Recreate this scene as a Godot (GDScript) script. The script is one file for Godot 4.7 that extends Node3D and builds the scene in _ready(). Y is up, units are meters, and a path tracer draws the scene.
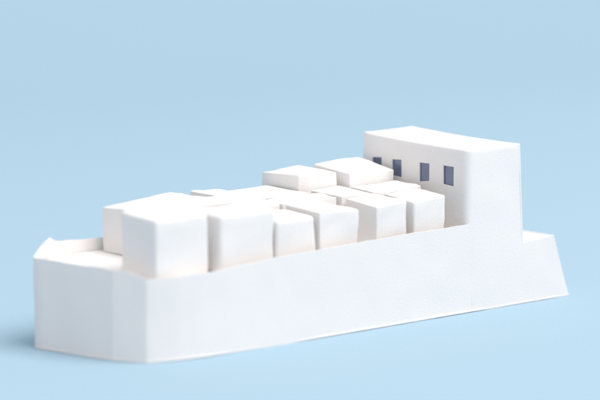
extends Node3D
# A folded white paper cargo ship on a seamless sheet of pale blue paper.
# Ship axes: x runs from the blunt bow (0) to the stern (0.18 m), z = 0 is the near hull side, the far side lies at z = -0.057.
# All shape numbers below are millimetres.

const MM := 0.001
var wob := FastNoiseLite.new()
var paper: StandardMaterial3D
var blue: StandardMaterial3D
var shade_tint: StandardMaterial3D
var used := {}

func _ready() -> void:
	# ---- camera
	var cam := Camera3D.new()
	cam.name = "camera"
	add_child(cam)
	var fwd := Vector3(0.67177167, -0.13762149, -0.72786204)
	cam.position = Vector3(-0.57831976, 0.17479144, 0.68607744)
	cam.look_at_from_position(cam.position, cam.position + fwd, Vector3.UP)
	cam.fov = 7.628
	cam.near = 0.05
	cam.far = 30.0
	var lens := CameraAttributesPhysical.new()
	lens.frustum_focal_length = 180.0
	lens.frustum_focus_distance = 0.995
	lens.frustum_near = 0.05
	lens.frustum_far = 30.0
	lens.exposure_aperture = 10.0
	cam.attributes = lens
	cam.current = true
	# ---- the white studio round the table, and its lamps
	var env := Environment.new()
	env.background_mode = Environment.BG_COLOR
	env.background_color = Color(0.80, 0.80, 0.815)
	env.background_energy_multiplier = 1.0
	env.tonemap_mode = Environment.TONE_MAPPER_LINEAR
	env.tonemap_exposure = 1.14
	env.sdfgi_enabled = true
	env.ssao_enabled = true
	env.ssil_enabled = true
	var we := WorldEnvironment.new()
	we.name = "studio"
	we.environment = env
	add_child(we)
	var key := AreaLight3D.new()
	key.name = "overhead_softbox"
	key.area_size = Vector2(2.4, 2.4)
	key.area_normalize_energy = true
	key.light_energy = 9.0
	key.light_color = Color(1.0, 0.985, 0.965)
	key.shadow_enabled = true
	key.set("area_range", 12.0)
	add_child(key)
	key.look_at_from_position(Vector3(0.09, 0.02, -0.02) + Vector3(0.15, 0.84, 0.43).normalized() * 3.1, Vector3(0.09, 0.02, -0.02), Vector3.RIGHT)

	# ---- materials
	wob.seed = 7
	wob.frequency = 0.022
	wob.fractal_octaves = 3
	paper = paper_material(Color(0.977, 0.964, 0.957), 11, 24.0, 0.32, 0.97)
	paper.uv1_scale = Vector3(20.0, 38.0, 20.0)      # fibres run along the sheet
	blue = paper_material(Color(0.648, 0.756, 0.822), 23, 14.0, 0.2, 0.975)
	paper.backlight_enabled = true                    # thin paper passes a little light, which fills the hollow bridge
	paper.backlight = Color(0.44, 0.435, 0.43)
	shade_tint = StandardMaterial3D.new()                # added pale blue film, tints the shaded interior seen through the openings
	shade_tint.albedo_color = Color(0.58, 0.69, 0.90, 0.18)
	shade_tint.transparency = BaseMaterial3D.TRANSPARENCY_ALPHA
	shade_tint.roughness = 0.15

	backdrop()
	ship()
	boxes()

# ------------------------------------------------------------------ helpers
func paper_material(c: Color, s: int, scale: float, depth: float, low: float) -> StandardMaterial3D:
	var m := StandardMaterial3D.new()
	m.albedo_color = c
	m.roughness = 0.88
	m.metallic_specular = 0.3
	var g := Gradient.new()
	g.set_color(0, Color(low, low, low))
	g.set_color(1, Color.WHITE)
	var n := FastNoiseLite.new()
	n.seed = s
	n.noise_type = FastNoiseLite.TYPE_SIMPLEX_SMOOTH
	n.frequency = 0.05
	n.fractal_octaves = 6
	n.fractal_gain = 0.62
	var t := NoiseTexture2D.new()
	t.width = 1024; t.height = 1024; t.seamless = true; t.noise = n; t.color_ramp = g
	m.albedo_texture = t
	var n2 := FastNoiseLite.new()
	n2.seed = s + 1
	n2.frequency = 0.035
	n2.fractal_octaves = 5
	n2.fractal_gain = 0.6
	var t2 := NoiseTexture2D.new()
	t2.width = 1024; t2.height = 1024; t2.seamless = true; t2.noise = n2; t2.as_normal_map = true; t2.bump_strength = 5.0
	m.normal_enabled = true
	m.normal_texture = t2
	m.normal_scale = depth
	m.uv1_triplanar = true
	m.uv1_scale = Vector3.ONE * scale
	return m

func numbered(called: String) -> String:
	used[called] = used.get(called, 0) + 1
	return called if used[called] == 1 else "%s_%03d" % [called, used[called] - 1]

func start() -> SurfaceTool:
	var st := SurfaceTool.new()
	st.begin(Mesh.PRIMITIVE_TRIANGLES)
	return st

func build(st: SurfaceTool, called: String, m: Material, parent: Node) -> MeshInstance3D:
	st.generate_normals()
	var o := MeshInstance3D.new()
	o.name = called
	o.mesh = st.commit()
	o.material_override = m
	parent.add_child(o, true)
	return o

func tri(st: SurfaceTool, a: Vector3, b: Vector3, c: Vector3, out: Vector3, group: int) -> void:
	var n := (b - a).cross(c - a)
	if n.length() < 1e-9:
		return
	st.set_smooth_group(group)
	for p in ([a, b, c] if n.dot(out) < 0.0 else [a, c, b]):
		st.add_vertex(p * MM)

func quad(st: SurfaceTool, a: Vector3, b: Vector3, c: Vector3, d: Vector3, out: Vector3, group := -1) -> void:
	tri(st, a, b, c, out, group)
	tri(st, a, c, d, out, group)

func slab(st: SurfaceTool, top: PackedVector3Array, down: float) -> void:   # a convex polygon sheet
	var c := Vector3.ZERO
	for p in top: c += p / top.size()
	for i in top.size():
		var a := top[i]
		var b := top[(i + 1) % top.size()]
		var low := Vector3(0, -down, 0)
		tri(st, a, b, c, Vector3.UP, -1)
		tri(st, a + low, b + low, c + low, Vector3.DOWN, -1)
		quad(st, a, b, b + low, a + low, (a + b) / 2 - c, -1)

# A standing sheet of paper: o[i][j] is its outer face (i along the wall, j upwards), n[i] the outward direction in plan.
func sheet(st: SurfaceTool, o: Array, n: Array, thick: float, skip := {}, joined := false) -> void:
	var w := o.size()
	var h: int = o[0].size()
	var inn := []
	for i in w:
		var col := []
		for j in h: col.append(o[i][j] - n[i] * thick)
		inn.append(col)
	var g := 0
	for i in w - 1:
		var out: Vector3 = n[i] + n[i + 1]
		for j in h - 1:
			var gone: bool = skip.has(Vector2i(i, j))
			if not gone:
				quad(st, o[i][j], o[i + 1][j], o[i + 1][j + 1], o[i][j + 1], out + Vector3(0, 0.2, 0) * float(j > h - 5), g)
				quad(st, inn[i][j], inn[i + 1][j], inn[i + 1][j + 1], inn[i][j + 1], -out, g + 1)
				# the cut edges round an opening
				if skip:
					if i > 0 and skip.has(Vector2i(i - 1, j)): quad(st, o[i][j], o[i][j + 1], inn[i][j + 1], inn[i][j], o[i][j] - o[i + 1][j])
					if i < w - 2 and skip.has(Vector2i(i + 1, j)): quad(st, o[i + 1][j], o[i + 1][j + 1], inn[i + 1][j + 1], inn[i + 1][j], o[i + 1][j] - o[i][j])
					if j > 0 and skip.has(Vector2i(i, j - 1)): quad(st, o[i][j], o[i + 1][j], inn[i + 1][j], inn[i][j], Vector3.DOWN)
					if j < h - 2 and skip.has(Vector2i(i, j + 1)): quad(st, o[i][j + 1], o[i + 1][j + 1], inn[i + 1][j + 1], inn[i][j + 1], Vector3.UP)
		quad(st, o[i][h - 1], o[i + 1][h - 1], inn[i + 1][h - 1], inn[i][h - 1], Vector3.UP)
		quad(st, o[i][0], o[i + 1][0], inn[i + 1][0], inn[i][0], Vector3.DOWN)
	for e in ([w - 1] if joined else [0, w - 1]):
		var along: Vector3 = o[e][0] - o[1 if e == 0 else w - 2][0]
		for j in h - 1:
			quad(st, o[e][j], o[e][j + 1], inn[e][j + 1], inn[e][j], along)

func wave(p: Vector3, amount := 0.55) -> float:
	return wob.get_noise_3d(p.x, p.y * 0.8, p.z) * amount + wob.get_noise_3d(p.x * 4.0, p.y * 3.0 + 90.0, p.z * 4.0) * 0.12

# Stations [x, z, height] along a wall, cut up finely; returns [points, plan normals]
func run_of(stations: Array, step := 2.5) -> Array:
	var pts := []
	for i in stations.size() - 1:
		var a: Array = stations[i]
		var b: Array = stations[i + 1]
		var k: int = maxi(1, int(ceil(Vector2(a[0] - b[0], a[1] - b[1]).length() / step)))
		for q in k: 
			var px := lerpf(a[0], b[0], q / float(k))
			pts.append(Vector3(px, lerpf(a[2], b[2], q / float(k)) + (wob.get_noise_2d(px * 3.0, a[1] * 3.0) * 0.35 if q > 0 else 0.0), lerpf(a[1], b[1], q / float(k))))
	var l: Array = stations[-1]
	pts.append(Vector3(l[0], l[2], l[1]))
	var nn := []
	for i in pts.size():
		var d: Vector3 = pts[mini(i + 1, pts.size() - 1)] - pts[maxi(i - 1, 0)]
		nn.append(Vector3(d.z, 0, -d.x).normalized())
	return [pts, nn]

func wall(st: SurfaceTool, pts: Array, nn: Array, low: float, rows: int, thick: float, lean := false, joined := false) -> void:
	var o := []
	for i in pts.size():
		var col := []
		for j in rows + 1:
			var y := lerpf(low, pts[i].y, j / float(rows))
			var p := Vector3(pts[i].x, y, pts[i].z)
			if lean: p = slant(p)
			col.append(p + nn[i] * wave(p))
		o.append(col)
	sheet(st, o, nn, thick, {}, joined)

# ------------------------------------------------------------------ the setting
func backdrop() -> void:
	var away := Vector3(0.678225, 0, -0.734854).rotated(Vector3.UP, deg_to_rad(24.0))
	var side := Vector3(0.734854, 0, 0.678225).rotated(Vector3.UP, deg_to_rad(24.0))
	var prof := [Vector2(-1.9, 0), Vector2(-0.4, 0), Vector2(0.75, 0)]
	var r := 1.1
	for k in range(1, 25):
		var a := k / 24.0 * PI / 2
		prof.append(Vector2(0.75 + r * sin(a), r - r * cos(a)))
	prof.append(Vector2(0.75 + r, 1.9))
	var st := start()
	for i in prof.size() - 1:
		var p: Vector2 = prof[i]
		var q: Vector2 = prof[i + 1]
		var out := Vector3.UP - away * 0.8
		for s in 8:
			var x0 := -1.7 + s * 0.425
			var x1 := x0 + 0.425
			quad(st, (away * p.x + side * x0 + Vector3(0, p.y, 0)) / MM, (away * p.x + side * x1 + Vector3(0, p.y, 0)) / MM,
				(away * q.x + side * x1 + Vector3(0, q.y, 0)) / MM, (away * q.x + side * x0 + Vector3(0, q.y, 0)) / MM, out, 0)
	var o := build(st, "backdrop", blue, self)
	o.set_meta("kind", "structure")
	o.set_meta("label", "seamless pale blue paper sheet under and behind the white ship")
	o.set_meta("category", "backdrop")

func deck_y(z: float) -> float:
	return 24.3 + 1.8 * (-z / 50.0)

func stern_x(y: float) -> float:
	return 180.4 - y * 0.355

func slant(p: Vector3) -> Vector3:          # the stern end leans in towards the top
	p.x = lerpf(155.2 + (54.6 - p.y) * 0.06, stern_x(p.y), (p.x - 156.0) / 24.4)
	return p

func bridge_top(x: float, z: float) -> float:
	return 54.7 + 1.9 * (-z / 50.0) + (x - 142.0) * 0.004 + sin(clampf(-z / 50.0, 0, 1) * PI) * -0.35

# ------------------------------------------------------------------ the ship
func ship() -> void:
	var root := Node3D.new()
	root.name = "paper_ship"
	root.set_meta("label", "white folded paper cargo ship hull with windowed bridge near its stern")
	root.set_meta("category", "paper ship")
	add_child(root)
	var t := 0.36
	# hull walls, walked from the bridge along the near side, round the blunt bow and back along the far side
	var near := [[132.1, 0.4, 29.85], [130, 0.4, 29.8], [99, 0.6, 29.4], [63, 0.8, 28.6], [41, 0.8, 27.8], [24, 0.6, 26.7], [13, 0.2, 26.2], [5, -1.2, 26.0], [0, -2.9, 25.9], [-3.6, -4.3, 25.9], [-4.3, -4.7, 26.0]]
	var bow := [[-4.3, -4.7, 26.0], [-4.7, -5.5, 26.3], [-6.9, -9.8, 27.7], [-9.1, -13.9, 28.1], [-9.4, -14.6, 28.1], [-9.5, -15.3, 28.1], [-11.0, -23.3, 28.4], [-12.6, -36.2, 28.6], [-14.0, -45.6, 28.6], [-13.2, -48.2, 28.8], [-7.5, -52.6, 30.4], [-0.4, -56.8, 32.5]]
	var far := [[-0.4, -56.8, 32.5], [1.8, -57.3, 31.3], [4.7, -57.5, 30.8], [22, -57.5, 30.2], [70, -55.5, 29.8], [130, -51.6, 29.8], [156, -50.8, 29.6]]
	var all := run_of(near + bow.slice(1) + far.slice(1))
	var pts: Array = all[0]
	var nn: Array = all[1]
	var cut1 := 0
	var cut2 := 0
	for i in pts.size():
		if pts[i].distance_to(Vector3(-9.4, 28.1, -14.6)) < 0.01: cut1 = i
		if pts[i].distance_to(Vector3(-0.4, 32.5, -56.8)) < 0.01: cut2 = i
	nn[0] = Vector3(0, 0, 1)
	var st := start()
	wall(st, pts.slice(0, cut1 + 1), nn.slice(0, cut1 + 1), 0.0, 10, t, false, true)
	var q := run_of([[180.4, 0.1, 21.9], [168, 0.15, 21.3], [156, 0.2, 20.7]])
	wall(st, q[0], q[1], 0.0, 10, t, true)
	bridge_side(st)
	var near_wall := build(st, "side_wall", paper, root)
	near_wall.set_meta("label", "long bright side wall rising into the side of the bridge")
	st = start()
	wall(st, pts.slice(cut1, cut2 + 1), nn.slice(cut1, cut2 + 1), 0.0, 10, t)
	var bw := build(st, "bow_wall", paper, root)
	bw.set_meta("label", "shaded blunt bow wall with soft vertical creases")
	st = start()
	wall(st, pts.slice(cut2), nn.slice(cut2), 0.0, 10, t)
	q = run_of([[156, -50.8, 21.5], [168, -50.6, 21.5], [180.4, -50.4, 22.0]])
	wall(st, q[0], q[1], 0.0, 10, t, true)
	build(st, "side_wall", paper, root)
	# stern wall, leaning
	st = start()
	var so := []
	var sn := []
	for i in 21:
		var col := []
		var z := lerpf(-50.4, 0.1, i / 20.0)
		for j in 9:
			var y := j / 8.0 * (21.9 + 0.2 * sin(i / 20.0 * PI))
			col.append(Vector3(stern_x(y) + 0.05 + wave(Vector3(180, y, z)), y, z))
		so.append(col)
		sn.append(Vector3(1, 0.3, 0).normalized())
	sheet(st, so, sn, t)
	build(st, "stern_wall", paper, root)
	# base plate, standing out a little under the walls
	st = start()
	var ring := PackedVector3Array()
	for i in pts.size():
		ring.append(Vector3(pts[i].x, 0.62, pts[i].z) + nn[i] * 0.3)
	ring.append(Vector3(180.5, 0.62, -50.7))
	ring.append(Vector3(180.6, 0.62, 0.5))
	slab(st, ring, 0.32)
	build(st, "base_plate", paper, root)
	# deck
	st = start()
	var dk := PackedVector3Array()
	for i in range(0, pts.size()):
		var p: Vector3 = pts[i] - nn[i] * 0.55
		dk.append(Vector3(p.x, deck_y(p.z), p.z))
	slab(st, dk, 0.4)
	build(st, "deck", paper, root)
	st = start()
	slab(st, PackedVector3Array([Vector3(157.4, 20.5, -0.4), Vector3(157.4, 20.5, -50), Vector3(172.1, 21.75, -50), Vector3(172.1, 21.75, -0.4)]), 0.4)
	build(st, "stern_deck", paper, root)
	bridge(root)

func bridge_lean(p: Vector3, x: float, n: Vector3) -> Vector3:
	if x > 150.0: p.x += (54.6 - p.y) * 0.06 * clampf((x - 150.0) / 5.0, 0, 1)
	return p + n * wave(p)

func fold_at(x: float, z: float) -> float:         # the fold to the roof is crisp at the outer corners
	var d := minf(Vector2(x - 130.0, z + 49.4).length(), minf(Vector2(x - 155.2, z - 0.4).length(), Vector2(x - 153.5, z + 49.4).length()))
	return clampf(d * 0.2, 0.08, 0.7)

func column(x: float, z: float, n: Vector3, ys: Array) -> Array:   # one upright of a bridge wall, folded in at its top
	var fold := fold_at(x, z)
	var col := []
	var top := bridge_top(x, z)
	for y in ys: col.append(bridge_lean(Vector3(x, y, z), x, n))
	for k in range(0, 5):
		var a := k / 4.0 * PI / 2
		col.append(bridge_lean(Vector3(x, top - fold + fold * sin(a), z) - n * fold * (1.0 - cos(a)), x, n))
	return col

func bridge_side(st: SurfaceTool) -> void:          # the near hull sheet rises into the side of the bridge and folds round to its front
	var t := 0.36
	var fx := 130.0
	var r := 2.1
	var o := []
	var n := []
	var ys := [33.0, 36, 39, 42, 45, 48, 51, 53]
	for k in range(10, -1, -1): ys.push_front(lerpf(0.0, 29.85, k / 10.0))
	for i in 15:
		var x := lerpf(155.2, fx + r, i / 14.0)
		n.append(Vector3(0, 0, 1)); o.append(column(x, lerpf(0.2, 0.4, i / 14.0), Vector3(0, 0, 1), ys))
	for i in range(1, 8):
		var a := i / 7.0 * PI / 2
		var d := Vector3(-sin(a), 0, cos(a))
		n.append(d)
		var z := 0.4 - r + d.z * r
		var up := []
		for y in ys: up.append(maxf(y, 29.85 if z > -0.35 else 25.0))
		o.append(column(fx + r + d.x * r, z, d, up))
	sheet(st, o, n, t)

func bridge(root: Node3D) -> void:
	var t := 0.5
	var fx := 130.0
	var r := 2.1
	# walls: side with the rounded front corner, front with four cut windows, far side, rear
	var o := []
	var n := []
	var ys := []
	var st := start()
	# front with windows
	var wz := [[-44.9, -40.4], [-35.4, -30.8], [-22.3, -17.6], [-11.0, -6.0]]
	var zs := [0.4 - r]
	for k in [3, 2, 1, 0]:
		zs.append(wz[k][1]); zs.append(wz[k][0])
	zs.append(-49.0)
	var zz := []
	var holes := {}
	for i in zs.size() - 1:
		var k := 1 if i % 2 == 1 else 3
		for qn in k:
			if i % 2 == 1: holes[Vector2i(zz.size(), 4)] = true
			zz.append(lerpf(zs[i], zs[i + 1], qn / float(k)))
	zz.append(zs[-1])
	ys = [25.9, 30, 34, 38, 42.35, 48.35, 50.5, 53]
	o = []
	n = []
	for i in zz.size():
		n.append(Vector3(-1, 0, 0))
		var tilt: float = sin(i * 2.1) * 0.35
		var yy := [ys[0], ys[1], ys[2], ys[3], ys[4] + tilt - (0.4 if zz[i] > -12.0 else 0.0) + (0.5 if zz[i] < -30.0 else 0.0), ys[5] + cos(i * 1.7) * 0.25, ys[6], ys[7]]
		o.append(column(fx, zz[i], Vector3(-1, 0, 0), yy))
	st = start()
	sheet(st, o, n, t, holes)
	# lower strip tucked behind the hull wall at the corner
	var front := build(st, "bridge_front_wall", paper, root)
	front.set_meta("label", "front wall of the bridge with four small cut windows")
	for k in [3, 2, 1, 0]:
		st = start()
		var c := Vector3(fx + 0.68, 45.3, (wz[k][0] + wz[k][1]) / 2)
		var bx := BoxMesh.new()
		bx.size = Vector3(0.1, 7.6, 6.0) * MM
		st.append_from(bx, 0, Transform3D(Basis(), c * MM))
		var m := MeshInstance3D.new()
		m.name = "window_tint"
		m.mesh = st.commit()
		m.material_override = shade_tint
		m.set_meta("label", "added bluish film tinting the shade behind a hand cut opening")
		front.add_child(m, true)
	# far side and rear
	o = []
	n = []
	ys = [25.9, 32, 40, 48, 53]
	for i in 7:
		n.append(Vector3(0, 0, -1)); o.append(column(lerpf(fx, 153.4, i / 6.0), -49.4, Vector3(0, 0, -1), ys))
	st = start()
	sheet(st, o, n, t)
	build(st, "bridge_side_wall", paper, root)
	o = []
	n = []
	ys = [18, 25, 32, 40, 48, 53]
	for i in 11:
		n.append(Vector3(1, 0, 0)); o.append(column(lerpf(153.6, 155.2, i / 10.0), lerpf(-49.3, 0.3, i / 10.0), Vector3(1, 0, 0), ys))
	st = start()
	sheet(st, o, n, t)
	build(st, "bridge_rear_wall", paper, root)
	# roof sheet, with the rounded near front corner
	st = start()
	var rim := []
	for i in 12: rim.append([Vector2(lerpf(fx, 153.5, i / 12.0), -49.4), Vector2(0, -1)])
	for i in 20: rim.append([Vector2(lerpf(153.5, 155.2, i / 20.0), lerpf(-49.4, 0.3, i / 20.0)), Vector2(1, 0)])
	for i in 14: rim.append([Vector2(lerpf(155.2, fx + r, i / 14.0), lerpf(0.2, 0.4, i / 14.0)), Vector2(0, 1)])
	for i in 8:
		var a := i / 7.0 * PI / 2
		rim.append([Vector2(fx + r - sin(a) * r, 0.4 - r + cos(a) * r), Vector2(-sin(a), cos(a))])
	for i in range(1, 28): rim.append([Vector2(fx, lerpf(0.4 - r, -49.4, i / 28.0)), Vector2(-1, 0)])
	var mid := Vector2(142.3, -24.5)
	var rings := []
	for k in 9:
		var f := k / 8.0
		var ring := []
		for p in rim:
			var edge: Vector2 = p[0] - p[1] * maxf(fold_at(p[0].x, p[0].y) - 0.12, 0.0)
			var w := wave(Vector3(p[0].x, 54.7, p[0].y))
			edge += p[1] * w
			var e: Vector2 = mid + (edge - mid) * f
			var y := bridge_top(e.x, e.y) + 0.05 + (1.0 - f) * 0.25 + wob.get_noise_3d(e.x * 1.3, 0, e.y * 1.3) * 0.25 * (1.0 - f)
			ring.append(Vector3(e.x, y, e.y))
		rings.append(ring)
	var dn := Vector3(0, -0.3, 0)
	for k in 8:
		for i in rim.size():
			var i2 := (i + 1) % rim.size()
			quad(st, rings[k][i], rings[k][i2], rings[k + 1][i2], rings[k + 1][i], Vector3.UP, 0)
			quad(st, rings[k][i] + dn, rings[k][i2] + dn, rings[k + 1][i2] + dn, rings[k + 1][i] + dn, Vector3.DOWN, 1)
			if k == 7:
				quad(st, rings[8][i], rings[8][i2], rings[8][i2] + dn, rings[8][i] + dn, Vector3(rim[i][1].x, 0, rim[i][1].y), 2)
	build(st, "bridge_roof", paper, root)

# ------------------------------------------------------------------ the paper boxes
# corner order: left near, right near, right far, left far (left = towards the bow)
func paper_box(base: Array, top: Array, r: float, s: int, bulge := 0.7) -> ArrayMesh:
	var lx: float = (base[0].distance_to(base[1]) + base[3].distance_to(base[2])) / 4
	var lz: float = (base[0].distance_to(base[3]) + base[1].distance_to(base[2])) / 4
	var ly: float = (top[0].distance_to(base[0]) + top[2].distance_to(base[2])) / 4
	var hf := Vector3(lx, ly, lz)
	var inner := hf - Vector3.ONE * r
	var lines := []
	for a in 3:
		var l := []
		for k in 4: l.append(-inner[a] - r * tan((3 - k) / 3.0 * PI / 4))
		for k in range(1, 6): l.append(lerpf(-inner[a], inner[a], k / 6.0))
		for k in 4: l.append(inner[a] + r * tan(k / 3.0 * PI / 4))
		lines.append(l)
	var st := start()
	for a in 3:
		var b := (a + 1) % 3
		var c := (a + 2) % 3
		for sg in [-1.0, 1.0]:
			var out := Vector3.ZERO
			out[a] = sg
			for i in lines[b].size() - 1:
				for j in lines[c].size() - 1:
					var v := []
					for e in [[i, j], [i + 1, j], [i + 1, j + 1], [i, j + 1]]:
						var p := Vector3.ZERO
						p[a] = sg * hf[a]; p[b] = lines[b][e[0]]; p[c] = lines[c][e[1]]
						v.append(on_box(p, inner, hf, r, base, top, s, bulge))
					quad(st, v[0], v[1], v[2], v[3], out, 0)
	st.generate_normals()
	return st.commit()

func on_box(p: Vector3, inner: Vector3, hf: Vector3, r: float, base: Array, top: Array, s: int, bulge: float) -> Vector3:
	var c := p.clamp(-inner, inner)
	var dir := (p - c).normalized()
	var w := c + dir * r
	w += dir * wob.get_noise_3d(w.x * 2.2 + s * 37.0, w.y * 2.2, w.z * 2.2 + s * 11.0) * bulge
	w += dir * wob.get_noise_3d(w.x * 11.0 + s * 5.0, w.y * 11.0, w.z * 11.0) * 0.16
	var u := (w / hf + Vector3.ONE) / 2
	var lo: Vector3 = base[3].lerp(base[2], u.x).lerp(base[0].lerp(base[1], u.x), u.z)
	var hi: Vector3 = top[3].lerp(top[2], u.x).lerp(top[0].lerp(top[1], u.x), u.z)
	return lo.lerp(hi, u.y)

func box(label: String, x0: float, x1: float, z0: float, z1: float, tops: Array, r: float, s: int, turn := 0.0, lid := {}) -> void:
	# tops: heights at left near, right near, right far, left far
	var cx := (x0 + x1) / 2
	var cz := (z0 + z1) / 2
	var plan := [Vector2(x0, z0), Vector2(x1, z0), Vector2(x1, z1), Vector2(x0, z1)]
	var base := []
	var top := []
	for i in 4:
		var d: Vector2 = (plan[i] - Vector2(cx, cz)).rotated(deg_to_rad(turn))
		var j := Vector2(sin(s * 3.1 + i * 1.9), cos(s * 2.3 + i * 2.7)) * 0.4
		var by := deck_y(cz + d.y) - deck_y(cz)
		base.append(Vector3(d.x, by + 0.08, d.y))
		top.append(Vector3(d.x + j.x, tops[i] - deck_y(cz), d.y + j.y))
	var root := Node3D.new()
	root.name = numbered("paper_box")
	root.position = Vector3(cx, deck_y(cz), cz) * MM
	root.set_meta("label", label)
	root.set_meta("category", "paper box")
	root.set_meta("group", "white paper boxes stowed on the deck")
	add_child(root)
	var o := MeshInstance3D.new()
	o.name = "box_body"
	o.mesh = paper_box(base, top, r, s)
	o.material_override = paper
	root.add_child(o)
	if lid:
		var st := start()
		var grid := []
		var over: float = lid.over
		for i in 9:
			var row := []
			for k in 9:
				var u := i / 8.0
				var w := k / 8.0
				var p: Vector3 = top[0].lerp(top[1], u).lerp(top[3].lerp(top[2], u), w)
				p.x += (u - 0.5) * 2 * over
				p.z -= (w - 0.5) * 2 * over
				p.y += 0.16 + lid.lift * pow(absf(u - lid.u), 2.0) * 2.0 + lid.get("back", 0.0) * u * w * w + wob.get_noise_3d(p.x * 2, s, p.z * 2) * 0.2
				row.append(p)
			grid.append(row)
		var dn := Vector3(0, -0.3, 0)
		for i in 8:
			for k in 8:
				quad(st, grid[i][k], grid[i + 1][k], grid[i + 1][k + 1], grid[i][k + 1], Vector3.UP, 0)
				quad(st, grid[i][k] + dn, grid[i + 1][k] + dn, grid[i + 1][k + 1] + dn, grid[i][k + 1] + dn, Vector3.DOWN, 1)
			for e in [[grid[i][0], grid[i + 1][0], Vector3(0, 0, 1)], [grid[i][8], grid[i + 1][8], Vector3(0, 0, -1)], [grid[0][i], grid[0][i + 1], Vector3(-1, 0, 0)], [grid[8][i], grid[8][i + 1], Vector3(1, 0, 0)]]:
				quad(st, e[0], e[1], e[1] + dn, e[0] + dn, e[2], -1)
		build(st, "lid", paper, root)

func boxes() -> void:
	# along the near hull wall, from the bow to the bridge
	box("tall white paper box at the bow end, against the long hull wall", -0.6, 21.2, -4.6, -21.6, [43.6, 43.7, 45.4, 45.0], 1.3, 1, -1.0)
	box("wide white paper box, second from the bow along the hull wall", 24.5, 47.0, -3.0, -19.0, [42.8, 42.9, 43.4, 43.2], 1.5, 2, 0.5)
	box("low white paper box, third from the bow along the hull wall", 47.8, 65.2, -3.2, -18.8, [38.8, 38.4, 39.8, 40.0], 1.2, 3, 0.0)
	box("white paper box beside the dark narrow gap along the hull wall", 66.7, 82.6, -3.0, -19.4, [39.6, 38.9, 40.4, 40.6], 0.42, 4, 0.6)
	box("white paper box, second from the bridge along the hull wall", 91.0, 104.8, -3.0, -18.2, [38.9, 39.7, 40.8, 40.6], 0.42, 5, -0.8)
	box("white paper box beside the bridge front wall at the hull edge", 108.4, 122.6, -3.0, -16.2, [38.8, 39.7, 41.5, 40.6], 0.42, 6, 0.0)
	# middle row
	box("white paper box behind the wide box, in the middle row", 20.0, 47.0, -22.6, -37.8, [43.2, 43.2, 43.2, 41.5], 0.5, 7, 0.0)
	box("white paper box in the middle row behind the low box", 48.0, 64.6, -20.0, -38.2, [41.6, 40.9, 42.4, 42.8], 0.6, 8, 0.0)
	box("narrow low white paper box wedged in the middle row", 66.0, 90.6, -20.4, -28.8, [40.7, 40.6, 41.1, 41.2], 0.35, 9, 0.0)
	box("white paper box in the middle row below the raised boxes", 91.8, 104.6, -19.4, -34.6, [40.7, 40.8, 41.6, 41.4], 0.35, 10, 0.0)
	box("white paper box in the middle row before the bridge windows", 106.0, 126.5, -17.4, -30.4, [40.7, 41.3, 42.0, 41.6], 0.35, 11, 0.0)
	# far row
	box("small white paper box on the bare foredeck behind the bow box", 19.2, 47.4, -38.1, -54.0, [41.5, 43.1, 42.8, 40.6], 0.5, 12, 0.0)
	box("thin edged white paper box between the foredeck box and pointed lid", 53.4, 64.6, -39.0, -52.0, [42.9, 42.5, 42.6, 42.9], 0.35, 13, 2.0)
	box("flat topped white paper box with a pointed lid corner", 66.2, 86.2, -29.6, -51.0, [41.4, 41.2, 41.2, 41.2], 0.35, 14, 0.0, {"over": 0.25, "lift": 0.1, "u": 0.4, "back": 0.5})
	box("tall white paper box raised above the others with shaded end", 87.6, 105.0, -35.8, -55.0, [46.3, 46.4, 46.6, 46.0], 0.42, 15, 0.5)
	box("tallest white paper box standing close before the bridge front", 106.6, 127.4, -31.6, -49.0, [46.0, 45.4, 48.3, 47.6], 0.5, 16, 0.0)
